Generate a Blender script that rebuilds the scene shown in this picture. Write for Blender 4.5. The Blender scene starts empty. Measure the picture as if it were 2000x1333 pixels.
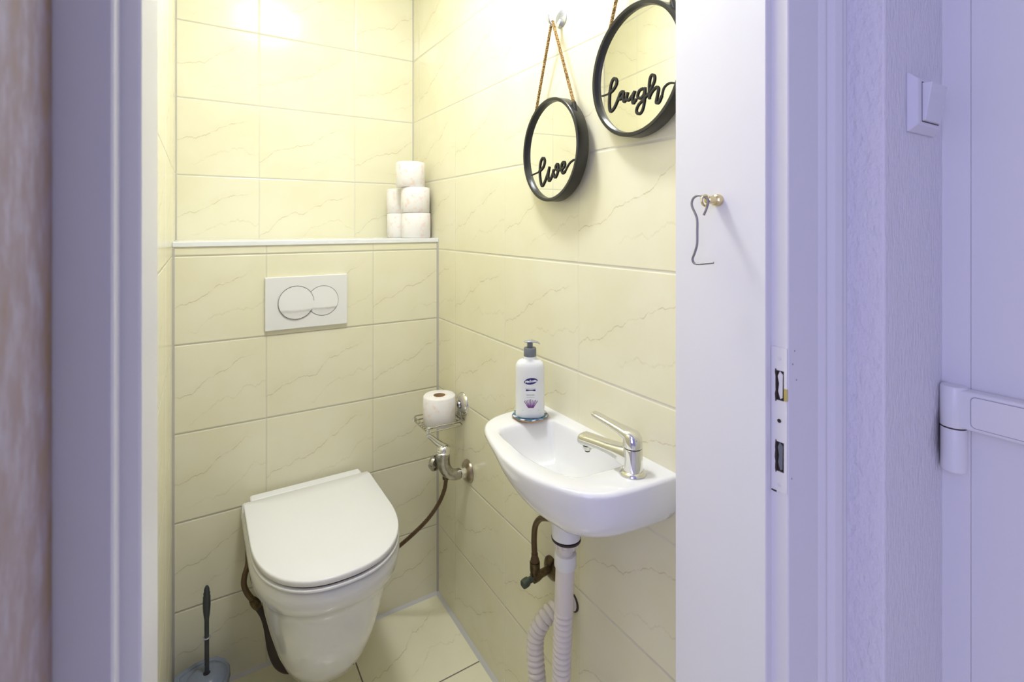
import bpy, bmesh, math, random
from math import sin, cos, pi, radians, sqrt
from mathutils import Vector, Matrix
random.seed(7)
S = bpy.context.scene
COL = S.collection

# ------------------------------------------------------------------ camera
YAW = 0.5594
cam_d = bpy.data.cameras.new('camera'); cam = bpy.data.objects.new('camera', cam_d); COL.objects.link(cam)
cam.location = (-0.7491, -1.7085, 1.3518)
cam.rotation_euler = (pi/2, 0, -YAW)
cam_d.sensor_width = 36.0; cam_d.lens = 36.0*980.9/2000.0
cam_d.shift_y = -(666.5-439.6)/2000.0
cam_d.clip_start = 0.02
cam_d.dof.use_dof = True; cam_d.dof.focus_distance = 1.25; cam_d.dof.aperture_fstop = 8.0
S.camera = cam
S.view_settings.view_transform = 'Standard'; S.view_settings.look = 'None'
S.view_settings.gamma = 1.0; S.view_settings.use_curve_mapping = False
S.view_settings.exposure = 0.0

# ------------------------------------------------------------------ world (bluish daylight in the hallway)
W = bpy.data.worlds.new('world'); S.world = W; W.use_nodes = True
bg = W.node_tree.nodes['Background']; bg.inputs[0].default_value = (0.46, 0.45, 0.92, 1); bg.inputs[1].default_value = 0.60

def area(name, loc, target, size, power, col, sy=None, shape='RECTANGLE'):
    l = bpy.data.lights.new(name, 'AREA'); l.energy = power; l.color = col; l.shape = shape
    l.size = size
    if shape == 'RECTANGLE': l.size_y = sy or size
    o = bpy.data.objects.new(name, l); COL.objects.link(o); o.location = loc
    d = Vector(target)-Vector(loc); o.rotation_euler = d.to_track_quat('-Z', 'Y').to_euler()
    return o
area('hall_daylight', (-2.3, -2.55, 1.6), (0.1, -1.4, 1.2), 1.2, 23, (0.56, 0.55, 1.0), 1.8)
LAMP = (-0.44, -0.70, 2.50)
area('toilet_room_lamp_light', (LAMP[0], LAMP[1], LAMP[2]-0.085), (LAMP[0], LAMP[1], 0), 0.22, 10.6, (0.89, 0.92, 1.0), shape='DISK')
area('ceiling_bounce_fill', (LAMP[0], LAMP[1], LAMP[2]-0.13), (LAMP[0], LAMP[1], 3), 0.34, 5, (0.89, 0.92, 1.0), shape='DISK')  # added fill below the lamp, bounced off the ceiling to even the light

# ------------------------------------------------------------------ materials
def mat(name, col, rough=0.5, metal=0.0, spec=0.5, coat=0.0, bump=None, bscale=200, bstr=0.1, detail=3, noise=None, nscale=5, namt=0.5, sub=0.0):
    m = bpy.data.materials.new(name); m.use_nodes = True; nt = m.node_tree; b = nt.nodes['Principled BSDF']
    b.inputs['Base Color'].default_value = (*col, 1); b.inputs['Roughness'].default_value = rough
    b.inputs['Metallic'].default_value = metal; b.inputs['Specular IOR Level'].default_value = spec
    b.inputs['Coat Weight'].default_value = coat; b.inputs['Coat Roughness'].default_value = 0.08
    if sub: b.inputs['Subsurface Weight'].default_value = sub; b.inputs['Subsurface Scale'].default_value = 0.01
    tc = nt.nodes.new('ShaderNodeTexCoord')
    if bump:
        n = nt.nodes.new('ShaderNodeTexNoise'); n.inputs['Scale'].default_value = bscale; n.inputs['Detail'].default_value = detail
        bp = nt.nodes.new('ShaderNodeBump'); bp.inputs['Strength'].default_value = bstr; bp.inputs['Distance'].default_value = bump
        nt.links.new(tc.outputs['Object'], n.inputs['Vector']); nt.links.new(n.outputs['Fac'], bp.inputs['Height']); nt.links.new(bp.outputs['Normal'], b.inputs['Normal'])
    if noise:
        n = nt.nodes.new('ShaderNodeTexNoise'); n.inputs['Scale'].default_value = nscale; n.inputs['Detail'].default_value = 5
        r = nt.nodes.new('ShaderNodeValToRGB'); r.color_ramp.elements[0].position = 0.5-0.18; r.color_ramp.elements[1].position = 0.5+0.18
        r.color_ramp.elements[0].color = (*col, 1); r.color_ramp.elements[1].color = (*[c*(1-namt)+d*namt for c, d in zip(col, noise)], 1)
        nt.links.new(tc.outputs['Object'], n.inputs['Vector']); nt.links.new(n.outputs['Fac'], r.inputs[0]); nt.links.new(r.outputs[0], b.inputs['Base Color'])
    return m

def tile_mat(name, ua, us, va, u0, v0, w, h, base=(0.80, 0.74, 0.50), grout=(0.62, 0.60, 0.50), g=0.0028, vg=0.55, flip=False, seed=0.0, bevel=0.0045, vein=(0.50, 0.40, 0.20), gstr=1.0):
    """glazed ceramic tiles with a printed vein; ua/va = 0,1,2 axis index, us = sign"""
    m = bpy.data.materials.new(name); m.use_nodes = True; nt = m.node_tree; N = nt.nodes; L = nt.links
    b = N['Principled BSDF']; tc = N.new('ShaderNodeTexCoord'); sp = N.new('ShaderNodeSeparateXYZ'); L.new(tc.outputs['Object'], sp.inputs[0])
    def M(op, a, c=None, d=None):
        n = N.new('ShaderNodeMath'); n.operation = op
        for i, x in enumerate((a, c, d)):
            if x is None: continue
            if isinstance(x, (int, float)): n.inputs[i].default_value = x
            else: L.new(x, n.inputs[i])
        return n.outputs[0]
    def step(x, lo, hi, a=1.0, c=0.0):
        n = N.new('ShaderNodeMapRange'); n.interpolation_type = 'SMOOTHSTEP'; L.new(x, n.inputs['Value'])
        for k, v in zip(('From Min', 'From Max', 'To Min', 'To Max'), (lo, hi, a, c)): n.inputs[k].default_value = v
        return n.outputs[0]
    U = M('DIVIDE', M('SUBTRACT', M('MULTIPLY', sp.outputs[ua], us), u0), w)
    V = M('DIVIDE', M('SUBTRACT', sp.outputs[va], v0), h)
    fu = M('FRACT', U); fv = M('FRACT', V); iu = M('FLOOR', U); iv = M('FLOOR', V)
    du = M('MULTIPLY', M('MINIMUM', fu, M('SUBTRACT', 1.0, fu)), w)
    dv = M('MULTIPLY', M('MINIMUM', fv, M('SUBTRACT', 1.0, fv)), h)
    gu = step(du, g*0.35, g*0.75); gv = step(dv, g*0.35, g*0.75)
    gm = M('MAXIMUM', M('MULTIPLY', gu, vg), gv)
    # height: bevelled tile edge
    hu = step(du, g*0.3, bevel, 0.0, 1.0); hv = step(dv, g*0.3, bevel, 0.0, 1.0)
    hh = M('MINIMUM', M('ADD', M('MULTIPLY', hu, vg), 1.0-vg), hv)
    # veins
    def noise1(x, y, scale, det=4):
        c = N.new('ShaderNodeCombineXYZ'); L.new(x, c.inputs[0])
        if isinstance(y, (int, float)): c.inputs[1].default_value = y
        else: L.new(y, c.inputs[1])
        n = N.new('ShaderNodeTexNoise'); n.inputs['Scale'].default_value = scale; n.inputs['Detail'].default_value = det; n.inputs['Roughness'].default_value = 0.55
        L.new(c.outputs[0], n.inputs['Vector']); return n.outputs['Fac']
    tid = M('ADD', M('MULTIPLY', iu, 3.17), M('ADD', M('MULTIPLY', iv, 7.31), seed))
    tid = M('MULTIPLY', tid, 0.013)
    x = M('SUBTRACT', 1.0, fu) if flip else fu
    def veinmask(a, bb, amp, key, th, lo, hi):
        n = noise1(x, M('ADD', tid, key), 3.2, 6)
        line = M('ADD', M('ADD', a, M('MULTIPLY', x, bb)), M('MULTIPLY', M('SUBTRACT', n, 0.5), amp))
        dist = M('ABSOLUTE', M('SUBTRACT', fv, line))
        k = step(dist, th*0.25, th)
        fade = M('MULTIPLY', step(x, lo, lo+0.12, 0.0, 1.0), step(x, hi-0.15, hi))
        s = noise1(x, M('ADD', fv, key*3), 9.0, 3)
        return M('MULTIPLY', M('MULTIPLY', k, fade), step(s, 0.36, 0.6, 0.25, 1.0))
    v1 = veinmask(0.25, 0.62, 0.42, 1.3, 0.0095, -0.1, 0.95)
    v2 = M('MULTIPLY', veinmask(0.05, 0.35, 0.7, 5.7, 0.014, 0.35, 1.12), 0.35)
    v3 = M('MULTIPLY', veinmask(0.27, 0.62, 0.42, 1.3, 0.09, -0.1, 1.0), 0.10)
    vm = M('MAXIMUM', M('MAXIMUM', v1, v2), v3)
    # cloudiness
    n2 = N.new('ShaderNodeTexNoise'); n2.inputs['Scale'].default_value = 6.0; n2.inputs['Detail'].default_value = 4; L.new(tc.outputs['Object'], n2.inputs['Vector'])
    cl = N.new('ShaderNodeMix'); cl.data_type = 'RGBA'; L.new(step(n2.outputs['Fac'], 0.3, 0.7, 0.0, 1.0), cl.inputs['Factor'])
    cl.inputs['A'].default_value = (*base, 1); cl.inputs['B'].default_value = (base[0]*0.96, base[1]*0.955, base[2]*0.90, 1)
    mv = N.new('ShaderNodeMix'); mv.data_type = 'RGBA'; L.new(M('MULTIPLY', vm, 0.50), mv.inputs['Factor']); L.new(cl.outputs['Result'], mv.inputs['A']); mv.inputs['B'].default_value = (*vein, 1)
    mg = N.new('ShaderNodeMix'); mg.data_type = 'RGBA'; L.new(M('MULTIPLY', gm, gstr), mg.inputs['Factor']); L.new(mv.outputs['Result'], mg.inputs['A']); mg.inputs['B'].default_value = (*grout, 1)
    L.new(mg.outputs['Result'], b.inputs['Base Color'])
    L.new(step(gm, 0.0, 1.0, 0.20, 0.7), b.inputs['Roughness'])
    # gentle glaze waviness + grout bump
    n3 = N.new('ShaderNodeTexNoise'); n3.inputs['Scale'].default_value = 14.0; n3.inputs['Detail'].default_value = 1; L.new(tc.outputs['Object'], n3.inputs['Vector'])
    hgt = M('ADD', M('MULTIPLY', hh, 1.0), M('MULTIPLY', n3.outputs['Fac'], 0.35))
    bp = N.new('ShaderNodeBump'); bp.inputs['Strength'].default_value = 0.7; bp.inputs['Distance'].default_value = 0.0016
    L.new(hgt, bp.inputs['Height']); L.new(bp.outputs['Normal'], b.inputs['Normal'])
    return m

CREAM = (0.87, 0.835, 0.625)
RH = 0.2525
M_back = tile_mat('tile_back', 0, 1, 2, -0.2364, 0, 0.33, RH, CREAM, seed=1)
M_box = tile_mat('tile_boxing', 0, 1, 2, -0.2403, 0, 0.33, RH, CREAM, seed=40, grout=(0.50, 0.48, 0.38), vg=0.45)
M_right = tile_mat('tile_right', 1, -1, 2, 0.1424, 0, 0.33, RH, CREAM, seed=80, vg=0.4, grout=(0.70, 0.68, 0.56))
M_left = tile_mat('tile_left', 1, 1, 2, 0.0, 0, 0.33, RH, CREAM, seed=120)
M_front = tile_mat('tile_front', 0, 1, 2, 0.0, 0, 0.33, RH, CREAM, seed=150)
M_floor = tile_mat('tile_floor', 0, 1, 1, -0.3355, -0.337, 0.3355, 0.337, (0.95, 0.91, 0.66), seed=200, vg=1.0, grout=(0.20, 0.18, 0.14), g=0.0034, bevel=0.0034)
M_sil = mat('grey_silicone', (0.50, 0.48, 0.42), 0.5)
M_sil2 = mat('pale_silicone', (0.66, 0.65, 0.61), 0.5)
M_slab = mat('white_glossy_slab', (0.86, 0.88, 0.87), 0.12)
M_ceil = mat('ceiling_paint', (0.88, 0.88, 0.86), 0.8)
M_paint = mat('gloss_paint', (0.80, 0.795, 0.785), 0.38, bump=0.002, bscale=9, bstr=0.25, detail=2)
M_plaster = mat('brushed_plaster_paint', (0.78, 0.77, 0.79), 0.6, bump=0.006, bscale=110, bstr=0.6, detail=4)
M_oldpaint = None
M_porc = mat('porcelain', (0.86, 0.86, 0.85), 0.07, coat=0.4)
M_seat = mat('seat_plastic', (0.88, 0.88, 0.87), 0.22)
M_plast = mat('white_plastic', (0.83, 0.83, 0.80), 0.3)
M_swplast = mat('switch_plastic', (0.74, 0.74, 0.77), 0.3)
M_pvc = mat('pvc_pipe', (0.80, 0.75, 0.68), 0.4)
M_chrome = mat('chrome', (0.78, 0.78, 0.76), 0.09, metal=1.0)
M_dchrome = mat('dull_chrome', (0.50, 0.50, 0.47), 0.2, metal=1.0, noise=(0.26, 0.23, 0.18), nscale=90, namt=0.6)
M_wire = mat('wire_chrome', (0.52, 0.51, 0.46), 0.18, metal=1.0)
M_steel = mat('steel_wire', (0.30, 0.29, 0.31), 0.45, metal=0.9)
M_brass = mat('brass', (0.72, 0.62, 0.34), 0.22, metal=1.0)
M_brown = mat('brown_hose', (0.12, 0.075, 0.032), 0.32, metal=0.4)
M_rust = mat('tarnished_brass', (0.17, 0.125, 0.065), 0.32, metal=0.85, noise=(0.05, 0.035, 0.02), nscale=90, namt=0.8)
M_black = mat('black_paint', (0.018, 0.018, 0.017), 0.33)
M_letter = mat('letter_black', (0.050, 0.048, 0.038), 0.9, spec=0.1)
M_mirror = mat('mirror_glass', (0.93, 0.94, 0.92), 0.02, metal=1.0)
M_dark = mat('dark_cavity', (0.03, 0.02, 0.018), 0.8)
M_greyp = mat('grey_pump', (0.17, 0.19, 0.21), 0.4)
M_silver = mat('silver_pump_head', (0.50, 0.53, 0.58), 0.22, metal=0.7)
M_bottle = mat('white_bottle', (0.86, 0.87, 0.85), 0.25)
M_navy = mat('label_navy', (0.018, 0.018, 0.16), 0.4)
M_lav = mat('label_lavender', (0.22, 0.06, 0.28), 0.5)
M_ink = mat('label_grey_ink', (0.33, 0.33, 0.38), 0.5)
M_wht = mat('label_white', (0.88, 0.88, 0.90), 0.4)
M_brush = mat('brush_grey', (0.21, 0.24, 0.29), 0.16)
M_brushd = mat('brush_dark_grey', (0.045, 0.052, 0.058), 0.32)
M_clear = mat('clear_ring', (0.34, 0.35, 0.34), 0.25)
M_core = mat('cardboard', (0.50, 0.33, 0.17), 0.85)
M_rub_gap = mat('rubber', (0.05, 0.035, 0.03), 0.6)  # rubber parts, and the painted dark of gaps such as under the lid
M_emit = bpy.data.materials.new('lamp_glass'); M_emit.use_nodes = True
_b = M_emit.node_tree.nodes['Principled BSDF']; _b.inputs['Base Color'].default_value = (0.9, 0.88, 0.8, 1)
_b.inputs['Emission Color'].default_value = (1, 0.95, 0.82, 1); _b.inputs['Emission Strength'].default_value = 3.0

def tissue():
    m = bpy.data.materials.new('tissue'); m.use_nodes = True; nt = m.node_tree; N = nt.nodes; L = nt.links; b = N['Principled BSDF']
    b.inputs['Roughness'].default_value = 0.95; tc = N.new('ShaderNodeTexCoord')
    n = N.new('ShaderNodeTexNoise'); n.inputs['Scale'].default_value = 62; n.inputs['Detail'].default_value = 2; L.new(tc.outputs['Object'], n.inputs['Vector'])
    r = N.new('ShaderNodeValToRGB'); e = r.color_ramp.elements; e[0].position = 0.55; e[0].color = (0.90, 0.87, 0.84, 1); e[1].position = 0.70; e[1].color = (0.90, 0.73, 0.65, 1)
    L.new(n.outputs['Fac'], r.inputs[0]); L.new(r.outputs[0], b.inputs['Base Color'])
    n2 = N.new('ShaderNodeTexNoise'); n2.inputs['Scale'].default_value = 150; L.new(tc.outputs['Object'], n2.inputs['Vector'])
    bp = N.new('ShaderNodeBump'); bp.inputs['Strength'].default_value = 0.3; bp.inputs['Distance'].default_value = 0.001
    L.new(n2.outputs['Fac'], bp.inputs['Height']); L.new(bp.outputs['Normal'], b.inputs['Normal']); return m
M_tissue = tissue()

def rope_mat():
    m = bpy.data.materials.new('rope_fibre'); m.use_nodes = True; nt = m.node_tree; N = nt.nodes; L = nt.links; b = N['Principled BSDF']
    b.inputs['Roughness'].default_value = 0.9; tc = N.new('ShaderNodeTexCoord')
    n = N.new('ShaderNodeTexNoise'); n.inputs['Scale'].default_value = 300; L.new(tc.outputs['Object'], n.inputs['Vector'])
    r = N.new('ShaderNodeValToRGB'); e = r.color_ramp.elements; e[0].position = 0.42; e[0].color = (0.20, 0.11, 0.03, 1); e[1].position = 0.65; e[1].color = (0.66, 0.45, 0.18, 1)
    L.new(n.outputs['Fac'], r.inputs[0]); L.new(r.outputs[0], b.inputs['Base Color']); return m
M_rope = rope_mat()

def plaster_wall():
    m = bpy.data.materials.new('brushed_wall_paint'); m.use_nodes = True; nt = m.node_tree; N = nt.nodes; L = nt.links; b = N['Principled BSDF']
    b.inputs['Roughness'].default_value = 0.6; tc = N.new('ShaderNodeTexCoord'); mp = N.new('ShaderNodeMapping'); mp.inputs['Scale'].default_value = (1.0, 0.6, 0.28); L.new(tc.outputs['Object'], mp.inputs[0])
    n = N.new('ShaderNodeTexNoise'); n.inputs['Scale'].default_value = 210; n.inputs['Detail'].default_value = 5; L.new(mp.outputs[0], n.inputs['Vector'])
    n2 = N.new('ShaderNodeTexNoise'); n2.inputs['Scale'].default_value = 60; L.new(tc.outputs['Object'], n2.inputs['Vector'])
    ad = N.new('ShaderNodeMath'); ad.operation = 'ADD'; L.new(n.outputs['Fac'], ad.inputs[0]); L.new(n2.outputs['Fac'], ad.inputs[1])
    bp = N.new('ShaderNodeBump'); bp.inputs['Strength'].default_value = 0.75; bp.inputs['Distance'].default_value = 0.004; L.new(ad.outputs[0], bp.inputs['Height']); L.new(bp.outputs['Normal'], b.inputs['Normal'])
    # brown-black grime rubbed into the corner beside the hinge
    sp = N.new('ShaderNodeVectorMath'); sp.operation = 'SUBTRACT'; L.new(tc.outputs['Object'], sp.inputs[0]); sp.inputs[1].default_value = (0.2680, -1.3905, 1.018)
    sc = N.new('ShaderNodeVectorMath'); sc.operation = 'MULTIPLY'; L.new(sp.outputs[0], sc.inputs[0]); sc.inputs[1].default_value = (17, 10, 15)
    ln = N.new('ShaderNodeVectorMath'); ln.operation = 'LENGTH'; L.new(sc.outputs[0], ln.inputs[0])
    a2 = N.new('ShaderNodeMath'); a2.operation = 'MULTIPLY_ADD'; L.new(n.outputs['Fac'], a2.inputs[0]); a2.inputs[1].default_value = 0.7; L.new(ln.outputs['Value'], a2.inputs[2])
    mr = N.new('ShaderNodeMapRange'); mr.interpolation_type = 'SMOOTHSTEP'; L.new(a2.outputs[0], mr.inputs['Value'])
    for k, v in zip(('From Min', 'From Max', 'To Min', 'To Max'), (0.35, 1.35, 0.85, 0.0)): mr.inputs[k].default_value = v
    mx = N.new('ShaderNodeMix'); mx.data_type = 'RGBA'; L.new(mr.outputs[0], mx.inputs['Factor']); mx.inputs['A'].default_value = (0.78, 0.77, 0.79, 1); mx.inputs['B'].default_value = (0.10, 0.07, 0.07, 1)
    L.new(mx.outputs['Result'], b.inputs['Base Color']); return m
M_hallwall = plaster_wall()

def oldpaint():
    m = bpy.data.materials.new('worn_door_paint'); m.use_nodes = True; nt = m.node_tree; N = nt.nodes; L = nt.links; b = N['Principled BSDF']
    b.inputs['Roughness'].default_value = 0.55; tc = N.new('ShaderNodeTexCoord'); mp = N.new('ShaderNodeMapping'); mp.inputs['Scale'].default_value = (1, 1.6, 0.9)
    L.new(tc.outputs['Object'], mp.inputs[0])
    n = N.new('ShaderNodeTexNoise'); n.inputs['Scale'].default_value = 34; n.inputs['Detail'].default_value = 8; n.inputs['Roughness'].default_value = 0.7; L.new(mp.outputs[0], n.inputs['Vector'])
    sp = N.new('ShaderNodeSeparateXYZ'); L.new(tc.outputs['Object'], sp.inputs[0])
    # wear concentrates along the hinge edge of the leaf
    mr = N.new('ShaderNodeMapRange'); mr.inputs['From Min'].default_value = -0.026; mr.inputs['From Max'].default_value = -0.012; mr.inputs['To Min'].default_value = 0.0; mr.inputs['To Max'].default_value = 0.20
    L.new(sp.outputs[1], mr.inputs['Value'])
    ad = N.new('ShaderNodeMath'); ad.operation = 'ADD'; L.new(n.outputs['Fac'], ad.inputs[0]); L.new(mr.outputs[0], ad.inputs[1])
    r = N.new('ShaderNodeValToRGB'); e = r.color_ramp.elements
    e[0].position = 0.34; e[0].color = (0.42, 0.40, 0.50, 1); e[1].position = 0.78; e[1].color = (0.28, 0.18, 0.09, 1)
    k = r.color_ramp.elements.new(0.52); k.color = (0.32, 0.26, 0.30, 1)
    L.new(ad.outputs[0], r.inputs[0]); L.new(r.outputs[0], b.inputs['Base Color'])
    bp = N.new('ShaderNodeBump'); bp.inputs['Strength'].default_value = 0.4; bp.inputs['Distance'].default_value = 0.002
    L.new(n.outputs['Fac'], bp.inputs['Height']); L.new(bp.outputs['Normal'], b.inputs['Normal']); return m
M_oldpaint = oldpaint()

# ------------------------------------------------------------------ mesh helpers (world coordinates)
def BM(): return bmesh.new()
def box(bm, a, b):
    vs = [bm.verts.new((x, y, z)) for z in (a[2], b[2]) for y in (a[1], b[1]) for x in (a[0], b[0])]
    for f in ((0, 2, 3, 1), (4, 5, 7, 6), (0, 1, 5, 4), (2, 6, 7, 3), (0, 4, 6, 2), (1, 3, 7, 5)): bm.faces.new([vs[i] for i in f])
    return bm
def prism(bm, poly, z0, z1, axis=2):
    def P(u, v, w): return (u, v, w) if axis == 2 else ((w, u, v) if axis == 0 else (u, w, v))
    lo = [bm.verts.new(P(x, y, z0)) for x, y in poly]; hi = [bm.verts.new(P(x, y, z1)) for x, y in poly]
    n = len(poly); bm.faces.new(lo[::-1]); bm.faces.new(hi)
    for i in range(n): bm.faces.new((lo[i], lo[(i+1) % n], hi[(i+1) % n], hi[i]))
    return bm
def loft(bm, rings, cap0=True, cap1=True, closed=True):
    R = [[bm.verts.new(p) for p in r] for r in rings]; n = len(R[0])
    for a, b in zip(R, R[1:]):
        for i in range(n if closed else n-1): bm.faces.new((a[i], a[(i+1) % n], b[(i+1) % n], b[i]))
    if cap0: bm.faces.new(R[0][::-1])
    if cap1: bm.faces.new(R[-1])
    return bm
def basis(d):
    d = Vector(d).normalized(); u = d.orthogonal().normalized(); return d, u, d.cross(u)
def lathe(bm, prof, org=(0, 0, 0), axis=(0, 0, 1), seg=40, cap0=True, cap1=True):
    d, u, v = basis(axis); o = Vector(org)
    rings = [[o+d*h+(u*cos(2*pi*i/seg)+v*sin(2*pi*i/seg))*max(r, 1e-5) for i in range(seg)] for r, h in prof]
    return loft(bm, rings, cap0, cap1)
def catmull(pts, k=8):
    P = [Vector(p) for p in pts]
    if len(P) < 3:
        return [P[0].lerp(P[-1], i/k) for i in range(k+1)]
    P = [P[0]*2-P[1]]+P+[P[-1]*2-P[-2]]; out = []
    for i in range(1, len(P)-2):
        a, b, c, d = P[i-1:i+3]
        for j in range(k):
            t = j/k
            out.append(0.5*((2*b)+(c-a)*t+(2*a-5*b+4*c-d)*t*t+(3*b-a-3*c+d)*t**3))
    out.append(P[-2]); return out
def resample(P, step):
    out = [P[0]]; acc = 0
    for a, b in zip(P, P[1:]):
        L = (b-a).length; d = step-acc
        while d <= L and L > 0: out.append(a.lerp(b, d/L)); d += step
        acc = (acc+L) % step if L > 0 else acc
    if (out[-1]-P[-1]).length > step*0.3: out.append(P[-1])
    return out
def tube(bm, pts, r, seg=14, smooth=8, cap=True, rf=None, flat=None, step=None):
    P = catmull(pts, smooth) if smooth else [Vector(p) for p in pts]
    if step: P = resample(P, step)
    n = len(P); T = []
    for i in range(n):
        t = (P[min(i+1, n-1)]-P[max(i-1, 0)]); T.append(t.normalized() if t.length > 1e-9 else T[-1])
    u = T[0].orthogonal().normalized(); rings = []; L = 0
    for i in range(n):
        if i: L += (P[i]-P[i-1]).length
        u = (u-T[i]*u.dot(T[i])); u = u.normalized() if u.length > 1e-6 else T[i].orthogonal().normalized(); v = T[i].cross(u)
        rr = rf(L, i/(n-1)) if rf else (r[0]+(r[1]-r[0])*i/(n-1) if isinstance(r, tuple) else r)
        ring = []
        for k in range(seg):
            o = (u*cos(2*pi*k/seg)+v*sin(2*pi*k/seg))*rr
            if flat: o[flat[0]] *= flat[1]
            ring.append(P[i]+o)
        rings.append(ring)
    return loft(bm, rings, cap, cap)
def rrect(cx, cy, w, h, r, n=6):
    out = []
    for sx, sy, a0 in ((1, 1, 0), (-1, 1, 90), (-1, -1, 180), (1, -1, 270)):
        for i in range(n+1):
            a = radians(a0+90*i/n); out.append((cx+sx*(w/2-r)+r*cos(a), cy+sy*(h/2-r)+r*sin(a)))
    return out

def obj(name, bm, m, parent=None, smooth=True, bevel=0, angle=40, seg=2, sub=0, org=None):
    bmesh.ops.remove_doubles(bm, verts=bm.verts, dist=1e-6)
    bmesh.ops.recalc_face_normals(bm, faces=bm.faces)
    o0 = Vector(parent['_o']) if parent is not None else Vector(org or (0, 0, 0))
    bmesh.ops.translate(bm, verts=bm.verts, vec=-o0)
    me = bpy.data.meshes.new(name); bm.to_mesh(me); bm.free(); me.materials.append(m)
    o = bpy.data.objects.new(name, me); COL.objects.link(o)
    if parent is not None: o.parent = parent
    else: o.location = o0
    o['_o'] = tuple(o0)
    if smooth:
        for p in me.polygons: p.use_smooth = True
        try: me.set_sharp_from_angle(angle=radians(angle))
        except Exception: pass
    if bevel:
        b = o.modifiers.new('bevel', 'BEVEL'); b.width = bevel; b.segments = seg; b.limit_method = 'ANGLE'; b.angle_limit = radians(35); b.harden_normals = False
    if sub:
        s = o.modifiers.new('sub', 'SUBSURF'); s.levels = sub; s.render_levels = sub
    return o
def thing(name, loc, label, cat, group=None):
    o = bpy.data.objects.new(name, None); COL.objects.link(o); o.location = loc; o['_o'] = tuple(loc); o.empty_display_size = 0.05
    tag(o, label, cat, group); return o
def tag(o, label, cat, group=None):
    o['label'] = label; o['category'] = cat
    if group: o['group'] = group
def struct(name, bm, m, parent=None, **k):
    k.setdefault('smooth', False); o = obj(name, bm, m, parent, **k)
    if parent is None: o['kind'] = 'structure'
    return o

# ------------------------------------------------------------------ room shell
H = 2.55; XL = -0.8099; D = 0.2495; YF = -1.166
SH0, SH1 = 1.2882, 1.3035
struct('wall_back', box(BM(), (XL-0.1, D, 0), (0.1, D+0.1, H)), M_back)
struct('wall_boxing', box(BM(), (XL, 0, 0), (0, D, SH0)), M_box)
struct('wall_right', box(BM(), (0, YF, 0), (0.064, D, H)), M_right)
struct('wall_left', box(BM(), (XL-0.1, -1.3350, 0), (XL, D, H)), M_left)
struct('floor', box(BM(), (-2.6, -3.6, -0.06), (1.4, D+0.1, 0)), M_floor)
struct('ceiling', box(BM(), (-2.6, -3.6, H), (1.4, D+0.1, H+0.08)), M_ceil)
obj_shelf = obj('ledge_slab', box(BM(), (XL, -0.004, SH0), (0, D, SH1)), M_slab, bevel=0.002)
tag(obj_shelf, 'white glossy ledge slab on top of the tiled cistern boxing', 'shelf')
# silicone / grout beads
b = BM(); prism(b, [(0, 0), (-0.006, 0), (0, -0.006)], 0, SH0); struct('trim_1', b, M_sil)
b = BM(); prism(b, [(XL, 0), (XL+0.006, 0), (XL, -0.006)], 0, SH0); struct('trim_2', b, M_sil)
b = BM(); prism(b, [(0, 0), (-0.009, 0), (0, 0.008)], XL, 0, axis=0); struct('trim_3', b, M_sil2)
b = BM(); prism(b, [(0, 0), (-0.010, 0), (0, 0.010)], YF, 0, axis=1)
struct('trim_4', b, M_sil2)
b = BM(); prism(b, [(0, D), (-0.004, D), (0, D-0.004)], SH1, H); struct('trim_5', b, M_sil)
b = BM(); prism(b, [(XL, D), (XL+0.004, D), (XL, D-0.004)], SH1, H); struct('trim_6', b, M_sil)

# door frame, right post (profile in plan), with rebate, front face and moulding
HD = 2.06
cx, cy = -0.749, -1.7085
prof_r = [(-0.100, YF), (-0.100, -1.3155), (-0.0985, -1.3165), (-0.0866, -1.3165), (-0.0866, -1.3380), (-0.0852, -1.3394), (-0.012, -1.3394),
          (-0.009, -1.3415), (-0.002, -1.3445), (0.004, -1.3435), (0.009, -1.3400), (0.012, -1.3425), (0.018, -1.3480), (0.030, -1.3510), (0.040, -1.3490), (0.044, -1.3450), (0.050, -1.3470), (0.056, -1.3440), (0.064, -1.3425), (0.064, YF)]
b = BM(); prism(b, prof_r, 0, H)
t7 = struct('trim_7', b, M_paint, smooth=True, angle=25)
for hx, hz in ((-0.0714, 1.183), (-0.0761, 1.1657), (-0.0671, 1.1433), (-0.0786, 1.0137)):
    b = BM(); lathe(b, [(0.0014, 0), (0.0012, 0.0002)], (hx, -1.3394, hz), (0, -1, 0), 12); obj('nail_hole', b, M_ink, t7, smooth=False)
prof_l = [(-0.779, YF), (-0.779, -1.3155), (-0.7805, -1.3165), (-0.7897, -1.3165), (-0.7897, -1.3433), (-0.791, -1.3447), (-0.9099, -1.3447), (-0.9099, -1.3350), (-0.8099, -1.3350), (-0.8099, YF)]
b = BM(); prism(b, prof_l, 0, H); struct('trim_8', b, M_paint, smooth=True, angle=25)
b = BM(); box(b, (-0.779, YF, HD), (-0.100, -1.3165, H)); struct('wall_over_door', b, M_paint)
b = BM(); box(b, (-0.7897, -1.3394, HD+0.02), (-0.0866, -1.3165, H)); struct('trim_9', b, M_paint)
# wall left of the frame and its return, hall front wall on the right
struct('wall_hall_left', box(BM(), (-2.6, -1.3900, 0), (-0.9099, -1.16, H)), M_plaster)
b = BM(); prism(b, [(0.064, -1.3905), (0.2677, -1.3905), (0.42, -1.3905), (0.42, YF), (0.064, YF)], 0, H)
struct('wall_hall_front', b, M_hallwall, bevel=0.003)
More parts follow.
